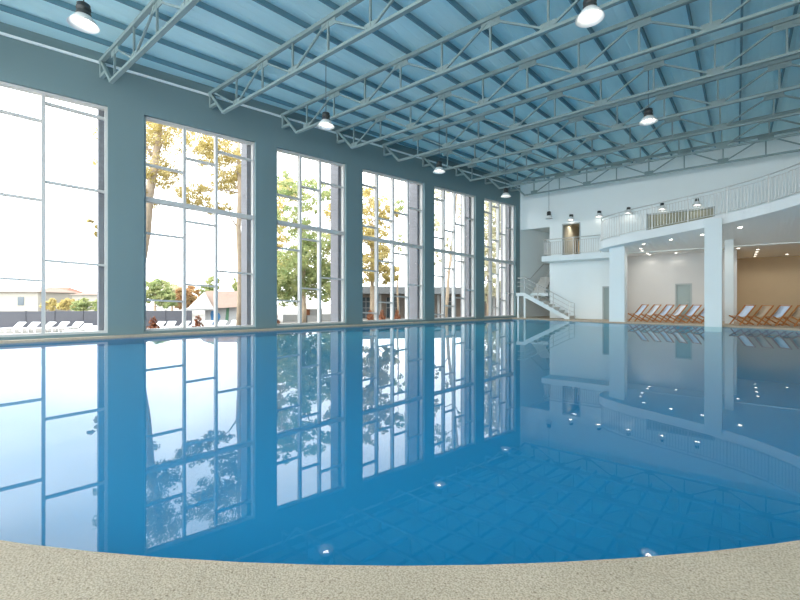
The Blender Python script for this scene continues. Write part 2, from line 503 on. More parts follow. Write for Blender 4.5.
ur.box(ud0 - .4, ud1 + 1.2, YT, 30.4, 6.2, 6.4); ur.box(ud0 - .02, ud1 + 1.2, YT, 30.4, 3.6, 3.86)
tag(ur.build('wall_corridor', M['olivewall']), kind='structure')
# door leaves
def door(n, x0, x1, y, z0, z1, leafm):
    d = thing('door_%d' % n, ((x0 + x1) / 2, y + .15, z0), kind='structure')
    f = MB(); t = .07
    f.box(x0, x0 + t, y - .02, y + .2, z0, z1); f.box(x1 - t, x1, y - .02, y + .2, z0, z1); f.box(x0 + t, x1 - t, y - .02, y + .2, z1 - t, z1)
    f.build('door_frame', M['doorframe'], d)
    l = MB(); l.box(x0 + t, x1 - t, y + .08, y + .13, z0, z1 - t); l.build('door_leaf', leafm, d)
    h = MB(); h.tube([(x1 - t - .09, y + .08, z0 + 1.02), (x1 - t - .09, y + .03, z0 + 1.02), (x1 - t - .2, y + .03, z0 + 1.02)], .012); h.build('door_handle', M['rail'], d)
door(1, ld0, ld1, YB, .06, lt, M['doorgreen'])
door(2, dx0, dx1, 28.3, .06, 2.13, M['doorgreen'])
# open upper doorway: frame, blond panelled door standing open
d3 = thing('door_3', ((ud0 + ud1) / 2, YB, uf), kind='structure')
f = MB(); f.box(ud0, ud0 + .06, YB - .02, YT, uf, ut); f.box(ud1 - .06, ud1, YB - .02, YT, uf, ut); f.box(ud0 + .06, ud1 - .06, YB - .02, YT, ut - .06, ut)
f.build('door_frame', M['doorframe'], d3)
l = MB(); l.box(ud1 - .14, ud1 - .08, YT, YT + .9, uf, ut - .06); l.build('door_leaf', M['black'], d3)
k = MB(); k.box(ud0 + .15, ud1 + .6, 29.4, 30.1, uf + .004, uf + 1.35)
tag(k.build('reception_counter', M['blond']), 'pale wooden counter in the lit room behind the upper doorway', 'counter')
# window with blind behind the gallery railing
d4 = thing('window_9', ((ox0 + ox1) / 2, YB + .15, oz0), kind='structure')
f = MB()
f.box(ox0, ox0 + .08, YB + .05, YB + .2, oz0, oz1); f.box(ox1 - .08, ox1, YB + .05, YB + .2, oz0, oz1); f.box(ox0, ox1, YB + .05, YB + .2, oz1 - .08, oz1)
f.build('frame', M['doorframe'], d4)
l = MB()
nsl = 22
for i in range(nsl):
    xa = ox0 + .08 + (ox1 - ox0 - .16) * i / nsl; xb = ox0 + .08 + (ox1 - ox0 - .16) * (i + .93) / nsl
    l.box(xa, xb, YB + .12, YB + .16, oz0, oz1 - .08)
l.box(ox0, ox1, YB + .2, YB + .22, oz0, oz1)
l.build('blind', M['olive'], d4)

# other walls of the hall
# unseen glazing added at the photographer's end to let in more daylight
def added_glazed_wall(name, n, horiz, c, t, lo, hi, z0, z1, ng):
    wl = MB(); pw = .8
    bx = (lambda m, a, b, u, v, za, zb: m.box(a, b, u, v, za, zb)) if horiz else (lambda m, a, b, u, v, za, zb: m.box(u, v, a, b, za, zb))
    bx(wl, lo, hi, c, c + t, -.3, z0); bx(wl, lo, hi, c, c + t, z1, ZR + .1)
    step = (hi - lo) / ng
    for i in range(ng + 1):
        q = lo + step * i
        bx(wl, max(lo, q - pw / 2), min(hi, q + pw / 2), c, c + t, z0, z1)
    tag(wl.build(name, M['wall']), kind='structure')
    for i in range(ng):
        a, b = lo + step * i + pw / 2, lo + step * (i + 1) - pw / 2
        r = thing('window_%d' % (n + i), ((a + b) / 2, c, z0) if horiz else (c, (a + b) / 2, z0), kind='structure')  # unseen window, added for its daylight
        f = MB()
        for q in (a, (a + b) / 2 - .03, b - .06): bx(f, q, q + .06, c + .08, c + .24, z0, z1)
        for z in (z0, (z0 + z1) / 2, z1 - .06): bx(f, a, b, c + .09, c + .23, z, z + .06)
        f.build('frame', M['frame'], r)
        g = MB(); bx(g, a, b, c + .15, c + .16, z0, z1); g.build('glass', M['glass'], r)
rw = MB(); rw.box(XR, XR + .3, -9.3, 34.6, -.3, ZR + .1); tag(rw.build('wall_right', M['wall']), kind='structure')
added_glazed_wall('wall_front', 10, True, -9.6, .3, WL(-12.5).x, XR, .3, 8.4, 6)
ce = MB()
c0, c1 = WL(-13, -.6), WL(25.3, -.6)
ce.prism([(c0.x, c0.y), (XR + .4, -9.8), (XR + .4, 27), (c1.x, 27)], ZR, ZR + .15)
ceo = ce.build('ceiling', M['ceiling'], origin=(0, 0, ZR)); tag(ceo, kind='structure')

# ------------------------------------------------------------------ roof steel
for k in range(-9, 14):
    p = 1.25 - 1.12 * k
    sl = .0123 * (.2 - p) if p < .2 else 0
    y0, y1 = -6, 26.45
    xa, xb = p + sl * (y0 - 13), p + sl * (y1 - 13)
    if xa > XR - .3 : continue
    xw = lambda y: W0.x + (y - W0.y) * U.x / U.y + .1
    if xa < xw(y0): # start where it leaves the window wall
        y0 = max(y0, -6)
    b = MB(); zc = 8.96
    b.bar((xa, y0, zc), (xb, y1, zc), .055, .14)
    tag(b.build('roof_purlin', M['purlin']), kind='structure')

TY = [1.1, 4.25, 7.42, 10.13, 12.65, 15.2, 17.7, 20.2, 22.7, 25.2]
ZB, ZTC = 7.78, 8.72
for ti, y in enumerate(TY):
    x0 = W0.x + (y - W0.y) * U.x / U.y
    x1 = 11.8
    tr = thing('roof_truss', (x0, y, ZB), kind='structure')
    tc_ = MB(); tc_.bar((x0 + .02, y, ZTC), (x1, y, ZTC), .11, .11); tc_.build('top_chord', M['steel'], tr)
    bc = MB(); bc.bar((x0 + 1.0, y, ZB), (x1, y, ZB), .11, .075)
    bc.build('bottom_chord', M['steel'], tr)
    nodes = []
    p = -6.63 + (.0 if ti != 2 else -.3)
    xsn = p
    while xsn - 1.54 > x0 + .9: xsn -= 1.54
    idx0 = round((xsn - p) / 1.54)
    k = 0
    web = []
    while xsn < x1:
        web.append((xsn, (idx0 + k) % 2 == 0)); xsn += 1.54; k += 1
    # end frame by the wall
    e = MB(); e.bar((x0 + .16, y, 8.2), (x0 + .16, y, ZTC), .10, .10); e.bar((x0 + .16, y, 8.22), (x0 + .62, y, 8.22), .1, .1)
    e.bar((x0 + 1.05, y, ZB), (x0 + .2, y, ZTC - .05), .09, .09)
    e.build('end_post', M['steel'], tr)
    for j, (xx, bottom) in enumerate(web):
        v = MB(); v.bar((xx, y, ZB + .04), (xx, y, ZTC - .06), .05, .05, up=(0, 1, 0)); v.build('web_post', M['steel'], tr)
        if bottom:
            for sg in (-1, 1):
                xe = xx + sg * 1.54
                if xe < x0 + .3 or xe > x1: continue
                dgl = MB(); dgl.bar((xx + sg * .12, y, ZB + .08), (xe - sg * .1, y, ZTC - .1), .05, .05); dgl.build('web_diagonal', M['steel'], tr)
            g = MB(); g.box(xx - .2, xx + .2, y - .01, y + .01, ZB + .04, ZB + .2); g.build('gusset_plate', M['steel'], tr)
        else:
            g = MB(); g.box(xx - .28, xx + .28, y - .01, y + .01, ZTC - .24, ZTC - .06); g.build('gusset_plate', M['steel'], tr)

# ------------------------------------------------------------------ pendant lamps
def pendant(loc, label, lit=True, r=.265, top=8.85, group='pendant lamps under the roof'):
    x, y, z = loc
    L = thing('pendant_lamp', (x, y, z), label, 'lamp', group)
    c = (x, y, z)
    b = MB(); b.tube([(x, y, z + .44), (x, y, top)], .012, 6); b.build('cord', M['wire'], L)
    b = MB(); b.lathe([(.03, .46), (.07, .45), (.115, .42), (.115, .36), (.125, .36), (.125, .31), (.115, .31), (.115, .25), (.13, .25), (.13, .19), (.10, .17)], c, close=True)
    b.build('lamp_cap', M['cap'], L)
    b = MB(); b.lathe([(.10, .185), (.14, .165), (r * .75, .085), (r, .0), (r + .008, .0), (r * .77, .098), (.145, .18), (.10, .195)], c)
    b.build('lamp_shade', M['shade'], L)
    b = MB(); b.lathe([(.005, .07), (.05, .075), (.08, .1), (.085, .14), (.07, .17), (.02, .175)], c, close=True)
    b.build('bulb', M['bulb'] if lit else M['shade'], L)
    return L
pl = [((-10.25, 2.5, 6.75), 'pendant lamp hanging near the roof edge above the first window'),
      ((-10.19, 8.83, 6.75), 'pendant lamp above and before the third window'),
      ((-10.0, 15.06, 6.75), 'pendant lamp hanging before the wall between fourth and fifth window'),
      ((-9.6, 20.9, 6.75), 'pendant lamp hanging before the last window by the corner'),
      ((-2.24, 8.73, 6.75), 'large bright pendant lamp at the top, right of centre'),
      ((-2.2, 15.5, 6.95), 'pendant lamp hanging over the pool before the gallery')]
for loc, lb in pl: pendant(loc, lb)
pendant((-8.93, 25.6, 6.2), 'unlit pendant lamp on a long cord beside the stairwell opening', lit=False, r=.2, group=None)

# wall lamps above the upper floor
for i, px in enumerate((570.7, 598.8, 628.3, 662.0, 697.0)):
    x = on_y(px, YB - .3); y, z = YB - .3, 6.06
    L = thing('wall_lamp', (x, YB, z), ['wall lamp above the open upper doorway', 'wall lamp above the tip of the curved gallery', 'wall lamp between gallery tip and shuttered opening',
              'wall lamp above the left end of the shuttered opening', 'wall lamp above the right end of the shuttered opening'][i], 'lamp', 'wall lamps over the upper floor')
    b = MB(); b.bar((x, YB, z + .32), (x, y, z + .32), .035, .035); b.box(x - .06, x + .06, YB - .03, YB, z + .24, z + .4); b.build('bracket', M['cap'], L)
    b = MB(); b.lathe([(.03, .36), (.08, .35), (.09, .22), (.06, .2)], (x, y, z), close=True); b.build('lamp_cap', M['cap'], L)
    b = MB(); b.lathe([(.06, .22), (.12, .17), (.2, .0), (.208, .0), (.125, .18), (.06, .235)], (x, y, z)); b.build('lamp_shade', M['shade'], L)
    b = MB(); b.lathe([(.005, .0), (.08, .01), (.11, .06), (.09, .14), (.02, .17)], (x, y, z), close=True); b.build('bulb', M['bulbw'], L)

# ------------------------------------------------------------------ galleries
def zt(x): return 4.27 + .145 * (min(x, 3.5) + 5.65)
def cat(pts, n=6):
    out = []
    P = [Vector(p) for p in pts]
    for i in range(len(P) - 1):
        p0, p1, p2, p3 = P[max(i - 1, 0)], P[i], P[i + 1], P[min(i + 2, len(P) - 1)]
        for k in range(n):
            t = k / n
            out.append(.5 * ((2 * p1) + (p2 - p0) * t + (2 * p0 - 5 * p1 + 4 * p2 - p3) * t * t + (3 * p1 - p0 - 3 * p2 + p3) * t ** 3))
    out.append(P[-1]); return out
gfront = cat([(-5.55, 25.1), (-5.68, 24.3), (-5.62, 23.8), (-5.25, 23.42), (-4.2, 23.25), (-3.0, 23.35), (-1.6, 23.5), (-.6, 23.55), (.2, 23.45), (1.1, 23.1), (1.9, 22.5), (2.9, 21.5), (4.0, 20.0), (5.0, 18.3), (5.8, 16.2)], 5)
gfront = [(p.x, p.y) for p in gfront]
gm = MB()
n = len(gfront)
ZBK = 4.25
vs, fs = [], []
for (x, y) in gfront:
    yb = YB
    zf = zt(x)
    fb = .42
    xbk = max(min(x, 5.8), JX)
    vs += [(x, y, zf), (x, y, zf - fb), (x if x < 3 else 3 + (x - 3) * 2.5, yb, ZBK), (x if x < 3 else 3 + (x - 3) * 2.5, yb, ZBK - .36)]
for i in range(n - 1):
    a, b = 4 * i, 4 * (i + 1)
    fs += [(a, a + 1, b + 1, b), (a, b, b + 2, a + 2), (a + 1, a + 3, b + 3, b + 1), (a + 2, b + 2, b + 3, a + 3)]
fs += [(0, 2, 3, 1), (4 * (n - 1), 4 * (n - 1) + 1, 4 * (n - 1) + 3, 4 * (n - 1) + 2)]
gm.add(vs, fs)
go = gm.build('gallery_slab', M['bright']); tag(go, kind='structure')
sb = MB(); sb.box(xs, -5.45, 25.1, YB, 3.54, 3.86)
tag(sb.build('balcony_slab', M['white']), kind='structure')
# pillars
for (x0, x1, y0, y1, z1) in ((-5.2, -4.47, 23.98, 24.7, zt(-5) - .38), (-1.1, -.47, 23.2, 23.9, zt(-1) - .1), (-.42, -.08, 25.6, 26.3, 4.2)):
    b = MB(); b.box(x0, x1, y0, y1, -.4, z1)
    tag(b.build('column', M['white'], bevel=.012), kind='structure')

def railing(name, path, h, label, post_gap=1.5, bar_gap=.115, off=.0):
    """path: list of 3D floor points"""
    rt = thing(name, path[0], label, 'railing')
    P = [Vector(p) for p in path]
    up = Vector((0, 0, 1))
    hb = MB(); hb.tube([p + up * h for p in P], .028, 8); hb.build('handrail', M['rail'], rt)
    hb = MB(); hb.tube([p + up * .1 for p in P], .014, 6); hb.build('bottom_rail', M['rail'], rt)
    hb = MB(); hb.tube([p + up * (h - .16) for p in P], .014, 6); hb.build('upper_rail', M['rail'], rt)
    L = [0]
    for i in range(1, len(P)): L.append(L[-1] + (P[i] - P[i - 1]).length)
    def pos(t):
        for i in range(1, len(P)):
            if t <= L[i] + 1e-6:
                f = (t - L[i - 1]) / max(1e-6, L[i] - L[i - 1]); return P[i - 1].lerp(P[i], f)
        return P[-1]
    npost = max(1, round(L[-1] / post_gap))
    for k in range(npost + 1):
        q = pos(L[-1] * k / npost)
        b = MB(); b.bar(q, q + up * h, .045, .045); b.build('post', M['rail'], rt)
    nb = int(L[-1] / bar_gap)
    for k in range(1, nb):
        q = pos(L[-1] * k / nb)
        b = MB(); b.bar(q + up * .1, q + up * (h - .16), .022, .022); b.build('baluster', M['rail'], rt)
    return rt
gp = [(x, y, zt(x)) for x, y in gfront]
inner = []
for i in range(len(gp)):
    a = Vector(gp[max(i - 1, 0)]); b = Vector(gp[min(i + 1, len(gp) - 1)])
    d = (b - a); nn = Vector((-d.y, d.x, 0)).normalized()
    inner.append(Vector(gp[i]) + nn * .1 + Vector((0, 0, -.005)))
inner = [p for p in inner if p.x < 3.4][6:]
railing('curved_railing', inner, 1.22, 'long curved metal railing with thin bars on the white gallery', 1.45, .12)
railing('balcony_railing', [(xs + .08, 26.4, 3.855), (xs + .08, 25.2, 3.855), (-5.9, 25.2, 3.855)], 1.0, 'straight metal railing on the short balcony before the open upper doorway', 1.3, .12)

# recessed downlights under gallery and in niche
def soffit(x, y):
    # find front edge y at x
    best = min(gfront[8:], key=lambda p: abs(p[0] - x)); yf = best[1]
    t = (y - yf) / (YB - yf)
    return (zt(x) - .42) * (1 - t) + (ZBK - .36) * t
dl = [(-3.66, 24.3, None), (-2.5, 24.35, None), (-1.25, 24.45, None), (.15, 24.3, None), (-3.95, 25.4, None), (-4.0, 26.1, None),
      (-3.9, 27.2, SOF), (-3.9, 27.9, SOF), (-2.6, 27.8, SOF), (.9, 28.7, SOF), (.9, 30.0, SOF), (.9, 31.4, SOF), (.9, 32.8, SOF), (2.3, 32.6, SOF), (.1, 27.3, SOF)]
dlab = ['pool-side downlight nearest the left pillar', 'pool-side downlight midway between the two pillars', 'pool-side downlight just left of the thick right pillar', 'downlight right of the thick right pillar',
        'first downlight of the inward row by the left pillar', 'second downlight of the inward row by the left pillar', 'third downlight of the inward row by the left pillar',
        'last downlight of the inward row by the left pillar', 'downlight above the grey-green door', 'first of the downlights in line in the brown niche', 'second of the downlights in line in the brown niche',
        'third of the downlights in line in the brown niche', 'fourth and deepest of the downlights in line in the brown niche', 'single downlight to the right of the line in the brown niche', 'downlight before the brown niche opening']
for (x, y, z), lb in zip(dl, dlab):
    if z is None: z = soffit(x, y)
    D = thing('downlight', (x, y, z), lb, 'downlight', 'downlights under the gallery')
    b = MB(); b.lathe([(.06, -.012), (.1, -.016), (.1, .004)], (x, y, z), 16, close=False); b.build('ring', M['white'], D)
    b = MB(); b.lathe([(.07, -.014), (.07, .0)], (x, y, z), 16, close=True); b.build('lens', M['down'], D)
    la = bpy.data.lights.new('downlight_beam', 'SPOT'); la.energy = 32 if y > 28.5 else (9 if y > 27.5 else 30); la.color = (1, .93, .83); la.spot_size = R(145); la.spot_blend = .6; la.shadow_soft_size = .06
    lo = bpy.data.objects.new('downlight_beam', la); C.objects.link(lo); lo.parent = D; lo.location = (0, 0, -.03)
for i, x in enumerate((ud0 + .3, ud0 + .95)):
    D = thing('downlight', (x, 28.0, 6.2), ['left downlight in the room behind the upper doorway', 'right downlight in the room behind the upper doorway'][i], 'downlight')
    b = MB(); b.lathe([(.12, -.02), (.12, .0)], (x, 28.0, 6.2), 16, close=True); b.build('lens', M['down'], D)
    la = bpy.data.lights.new('downlight_beam', 'SPOT'); la.energy = 45; la.color = (1, .9, .74); la.spot_size = R(150); la.spot_blend = .6; la.shadow_soft_size = .1
    lo = bpy.data.objects.new('downlight_beam', la); C.objects.link(lo); lo.parent = D; lo.location = (0, 0, -.04)

# ------------------------------------------------------------------ staircase
st = thing('staircase', (-9.0, 25.9, .06), 'pale concrete staircase rising to a landing in the far corner', 'staircase')
y0, y1 = 25.42, 26.48
fx, lx, lz = -7.65, -10.4, 1.66
nr = 9; rise = (lz - .06) / nr; run = (fx - lx) / nr
for k in range(nr - 1):
    xa = fx - run * (k + 1); xb = fx - run * k
    b = MB(); zz = .06 + rise * (k + 1)
    b.box(xa, xb + .03, y0, y1, zz - .05, zz); b.box(xb - .03, xb, y0, y1, zz - rise, zz - .05)
    b.build('step', M['concrete'], st)
for yy in (y0 - .06, y1 - .1):
    b = MB()
    b.add([(fx, yy, .06), (fx - .25, yy, .06), (lx, yy, lz - .28), (lx, yy, lz), (fx, yy, .06 + rise * .6),
           (fx, yy + .07, .06), (fx - .25, yy + .07, .06), (lx, yy + .07, lz - .28), (lx, yy + .07, lz), (fx, yy + .07, .06 + rise * .6)],
          [(0, 1, 2, 3, 4), (9, 8, 7, 6, 5), (5, 6, 1, 0), (6, 7, 2, 1), (7, 8, 3, 2), (8, 9, 4, 3), (9, 5, 0, 4)])
    b.build('stringer', M['white'], st)
xw = WL(25.6).x + .03
b = MB(); b.box(WL(25.6).x + .03, lx, y0 - .06, 26.49, lz - .2, lz); b.box(WL(25.6).x + .03, -9.3, 26.49, 27.0, lz - .2, lz); b.build('landing', M['white'], st)
for xx in (xw + .05, lx - .06):
    b = MB(); b.box(xx, xx + .12, y0 - .02, y0 + .1, .06, lz - .2); b.build('landing_post', M['white'], st)
for k in range(6):
    b = MB(); zz = lz + .185 * (k + 1); ya = 27.0 + .28 * k
    b.box(-10.5, -9.7, ya, ya + .31, zz - .16, zz); b.build('step', M['concrete'], st)
b = MB(); b.box(-10.2, -8.78, 28.68, 30.2, 2.6, 2.77); b.build('upper_landing', M['concrete'], st)
for k in range(3):
    b = MB(); b.box(-9.6 + .28 * k, -9.32 + .28 * k, 29.2, 30.2, 2.77 + .18 * k, 2.95 + .18 * k); b.build('step', M['concrete'], st)
# stair rails
rt = thing('stair_railing', (fx, y0, .06), 'curving metal handrail along the lower flight of the corner stairs', 'railing')
def slope_pt(x, h): return Vector((x, y0 - .02, .06 + rise * .5 + (fx - x) / (fx - lx) * (lz - .06 - rise * .5) + h))
for h, r_, nm in ((.95, .025, 'handrail'), (.68, .014, 'mid_rail'), (.42, .014, 'mid_rail')):
    pts = [Vector((fx + .28, y0 - .02, .06 if nm == 'handrail' else .06 + h)), ]
    if nm == 'handrail': pts.append(Vector((fx + .28, y0 - .02, .06 + h)))
    pts += [slope_pt(fx, h), slope_pt(lx + .2, h), Vector((lx, y0 - .02, lz + h)), Vector((xw + .3, y0 - .02, lz + h)), Vector((xw + .06, y0 + .05, lz + h))]
    b = MB(); b.tube(pts, r_, 7); b.build(nm, M['rail'], rt)
for x in (fx - .02, fx - .95, fx - 1.9, lx):
    q = slope_pt(x, 0) if x > lx + .1 else Vector((lx, y0 - .02, lz))
    b = MB(); b.bar(q, q + Vector((0, 0, .95)), .04, .04); b.build('post', M['rail'], rt)
rt = thing('stair_railing', (-10.6, 27.0, lz), 'metal handrail of the upper flight inside the stairwell recess', 'railing')
for h, r_, nm in ((.95, .025, 'handrail'), (.5, .014, 'mid_rail')):
    b = MB(); b.tube([(-9.66, 27.0, lz + h), (-9.66, 28.6, 2.78 + h), (-9.66, 29.1, 2.78 + h), (-8.8, 29.1, 3.0 + h)], r_, 7); b.build(nm, M['rail'], rt)
for yy, zz in ((27.1, lz), (28.66, 2.77)):
    b = MB(); b.bar((-9.66, yy, zz), (-9.66, yy, zz + .98), .04, .04); b.build('post', M['rail'], rt)
rt = thing('wall_handrail', WL(25.2, .08, lz), 'metal handrail on the window-side wall above the stair landing', 'railing')
b = MB(); b.tube([WL(24.6, .08, lz + .95), WL(26.0, .08, lz + 1.0), WL(27.6, .08, 2.78 + .95), WL(29, .08, 2.78 + .95)], .025, 7); b.build('handrail', M['rail'], rt)

# ------------------------------------------------------------------ deckchairs
def make_chair(loc, rz, fab, label, group):
    o = thing('deckchair', (0, 0, 0), label, 'deckchair', group)
    for sg in (-1, 1):
        b = MB(); b.bar((-.30, sg * .29, .015), (.42, sg * .29, .90), .028, .05); b.build('long_rail', M['wood'], o)
        b = MB(); b.bar((.36, sg * .25, .015), (-.36, sg * .25, .42), .028, .05); b.build('short_rail', M['wood'], o)
    b = MB(); b.bar((.41, -.30, .885), (.41, .30, .885), .035, .035); b.build('head_bar', M['wood'], o)
    b = MB(); b.bar((-.345, -.26, .40), (-.345, .26, .40), .03, .03); b.build('foot_bar', M['wood'], o)
    b = MB(); b.bar((.30, -.25, .05), (.30, .25, .05), .028, .028); b.build('cross_bar', M['wood'], o)
    b = MB()
    prof = [(.425, .91), (.33, .78), (.22, .63), (.11, .49), (-.02, .40), (-.18, .37), (-.345, .405)]
    vs, fs = [], []
    for i, (x, z) in enumerate(prof):
        vs += [(x, -.235, z), (x, .235, z), (x, -.235, z - .008), (x, .235, z - .008)]
    for i in range(len(prof) - 1):
        a, c = 4 * i, 4 * i + 4
        fs += [(a, a + 1, c + 1, c), (a + 2, c + 2, c + 3, a + 3), (a, c, c + 2, a + 2), (a + 1, a + 3, c + 3, c + 1)]
    b.add(vs, fs, 0, True); b.build('sling', fab, o)
    o.location = loc; o.rotation_euler = (0, 0, rz)
    return o
ordn = ['first', 'second', 'third', 'fourth', 'fifth', 'sixth', 'seventh']
cols_l = ['b', 'w', 'b', 'w', 'b', 'b', 'b']
nm = {'b': 'pale blue', 'w': 'white', 't': 'tan'}
proto = {}
def place_chair(loc, rz, c, label, group):
    if c not in proto:
        proto[c] = make_chair(loc, rz, M['fabric_' + c], label, group); return
    o = copy_tree(proto[c]); o.location = loc; o.rotation_euler = (0, 0, rz); o['label'] = label; o['group'] = group
for k in range(6):
    place_chair((-4.05 + .56 * k, 25.0, .06), R(38), cols_l[k], '%s wooden deckchair from the left pillar, with %s sling' % (ordn[k], nm[cols_l[k]]), 'deckchairs between the two pillars')
for k in range(5):
    c = 'bt'[k % 2]
    x = .20 + .60 * k
    y = 24.85 - .01 * k
    place_chair((x, y, .06), R(38), c, '%s wooden deckchair right of the thick pillar, with %s sling' % (ordn[k], nm[c]), 'deckchairs before the brown niche')

# ------------------------------------------------------------------ outside
ZG = -.6
gpoly = [(-140, -60), (WL(-60, -.45).x, -60), (WL(-30, -.45).x, WL(-30, -.45).y), (WL(40, -.45).x, WL(40, -.45).y), (20, 60), (20, 160), (-140, 160)]
g = MB().prism(gpoly, ZG - .2, ZG).build('ground', M['paving']); tag(g, kind='structure')

def P(px, Y, z=ZG): return at(px, Y, z)
# grey fence
fe = thing('garden_fence', P(60, 25.5), 'long plain grey panel fence behind the white sunbeds', 'fence')
a, b_ = P(-160, 24.5), P(192, 27.5)
for i in range(12):
    p0 = a.lerp(b_, i / 12); p1 = a.lerp(b_, (i + 1) / 12)
    m = MB(); m.bar(p0 + Vector((0, 0, .55)), p1 + Vector((0, 0, .55)), .05, 1.08); m.build('fence_panel', M['fence'], fe)
    m = MB(); m.bar(p0, p0 + Vector((0, 0, 1.12)), .08, .08); m.build('post', M['fence'], fe)

def house(px0, px1, Y, zeave, zridge, wallm, roofm, label, name='house', depth=7, hip=.25, z0=ZG, over=.4):
    c0, c1 = P(px0, Y), P(px1, Y)
    ax = (c1 - c0); Lh = ax.length; ax.normalize()
    bk = cw(0, 1) ; bk = (bk - ax * bk.dot(ax)).normalized()
    h = thing(name, (c0 + c1) / 2, label, 'house')
    def q(s, d, z): v = c0 + ax * s + bk * d; return Vector((v.x, v.y, z))
    m = MB(); m.hexa([q(0, 0, z0), q(Lh, 0, z0), q(Lh, depth, z0), q(0, depth, z0), q(0, 0, zeave), q(Lh, 0, zeave), q(Lh, depth, zeave), q(0, depth, zeave)]); m.build('wall', wallm, h)
    o = over
    m = MB()
    hp = hip * Lh
    pts = [q(-o, -o, zeave), q(Lh + o, -o, zeave), q(Lh + o, depth + o, zeave), q(-o, depth + o, zeave), q(hp, depth / 2, zridge), q(Lh - hp, depth / 2, zridge)]
    m.add(pts, [(0, 1, 5, 4), (1, 2, 5), (2, 3, 4, 5), (3, 0, 4), (3, 2, 1, 0)]); m.build('roof', roofm, h)
    nwn = max(2, int(Lh / 3.5))
    for i in range(nwn):
        s = Lh * (i + .5) / nwn
        zb_ = max(zeave - 1.9, z0 + .3)
        m = MB(); m.hexa([q(s - .45, -.05, zb_), q(s + .45, -.05, zb_), q(s + .45, .05, zb_), q(s - .45, .05, zb_), q(s - .45, -.05, zeave - .7), q(s + .45, -.05, zeave - .7), q(s + .45, .05, zeave - .7), q(s - .45, .05, zeave - .7)])
        m.build('window_pane', M['glassdark'], h)
    return h
house(-30, 38, 60, 2.35, 3.2, M['house'], M['btile'], 'long cream house behind the fence, at the far left', hip=.1)
house(30, 62, 75, 2.0, 3.6, M['house'], M['tile'], 'house with a red tiled roof beyond the fence')
house(72, 108, 62, 2.0, 2.5, M['house'], M['btile'], 'low cream house with brown roof beyond the bushes')

# white hut with painted wall
hx0, hx1, HY = P(205, 29.5), P(250, 29.5), 30
hut = thing('garden_hut', (hx0 + hx1) / 2, 'white garden hut with brown gable roof and painted wall', 'hut')
ax = (hx1 - hx0); Lh = ax.length; ax.normalize(); bk = cw(0, 1); bk = (bk - ax * bk.dot(ax)).normalized()
def hq(s, d, z): v = hx0 + ax * s + bk * d; return Vector((v.x, v.y, z))
m = MB(); m.hexa([hq(0, 0, ZG), hq(Lh, 0, ZG), hq(Lh, 3.4, ZG), hq(0, 4, ZG), hq(0, 0, .95), hq(Lh, 0, .95), hq(Lh, 3.4, .95), hq(0, 4, .95)]); m.build('wall', M['hutwall'], hut)
m = MB(); m.add([hq(-1.0, -.6, .55), hq(Lh + .4, -.6, .75), hq(Lh + .4, 4.5, .75), hq(-1.0, 4.5, .55), hq(-.1, .4, 1.85), hq(Lh + .4, .4, 1.85), hq(-.1, 3.2, 1.85), hq(Lh + .4, 3.2, 1.85)],
                [(0, 1, 5, 4), (1, 2, 7, 5), (2, 3, 6, 7), (3, 0, 4, 6), (4, 5, 7, 6), (3, 2, 1, 0)]); m.build('roof', M['btile'], hut)
m = MB(); m.add([hq(-1.0, -.64, .55), hq(.9, -.64, .62), hq(.05, -.2, 1.8), hq(-1.0, -.6, .45), hq(.9, -.6, .5)], [(0, 1, 2), (0, 3, 4, 1)]); m.build('gable_board', M['hutwall'], hut)
m = MB(); vs = []
cxs, czs = (215 - 205) / 45 * Lh, -.02
for j in range(14):
    t = 2 * math.pi * j / 14; rr_ = .42 * (1 + .18 * math.sin(3 * t + 1))
    vs.append(hq(cxs + rr_ * math.cos(t) * .8, -.02, czs + rr_ * math.sin(t) * 1.15))
vs2 = [v + bk * .03 for v in vs]
m.add(vs + vs2, [tuple(range(14))] + [(i, i + 14, (i + 1) % 14 + 14, (i + 1) % 14) for i in range(14)]); m.build('wall_painting', M['mblue'], hut)
m = MB(); s_ = (227 - 205) / 45 * Lh
m.hexa([hq(s_ - .12, -.03, -.3), hq(s_ + .1, -.03, -.3), hq(s_ + .1, 0, -.3), hq(s_ - .12, 0, -.3), hq(s_ - .03, -.03, .6), hq(s_ + .16, -.03, .65), hq(s_ + .16, 0, .65), hq(s_ - .03, 0, .6)]); m.build('painted_stripe', M['mgreen'], hut)

# glass pavilion beyond windows four to six
px0, px1, PY0, PY1 = 350, 520, 40.0, 43.0
pa, pb = P(px0, PY0), P(px1, PY1)
pv = thing('pool_pavilion', (pa + pb) / 2, 'low glass-fronted pavilion with flat grey roof across the terrace', 'pavilion')
ax = (pb - pa); Lp = ax.length; ax.normalize(); bk = cw(0, 1); bk = (bk - ax * bk.dot(ax)).normalized()
def pq(s, d, z): v = pa + ax * s + bk * d; return Vector((v.x, v.y, z))
def pbox(m, s0, s1, d0, d1, z0, z1): return m.hexa([pq(s0, d0, z0), pq(s1, d0, z0), pq(s1, d1, z0), pq(s0, d1, z0), pq(s0, d0, z1), pq(s1, d0, z1), pq(s1, d1, z1), pq(s0, d1, z1)])
m = MB(); pbox(m, -.5, Lp + .5, -1.6, 7, 1.8, 2.45); m.build('roof', M['fascia'], pv)
m = MB(); pbox(m, 0, Lp, .6, 6, ZG, 1.75); m.build('wall', M['pinkw'], pv)
for i in range(7):
    s = Lp * i / 6
    m = MB(); pbox(m, s - .1, s + .1, -.2, 0, ZG, 1.75); m.build('roof_post', M['hutwall'], pv)
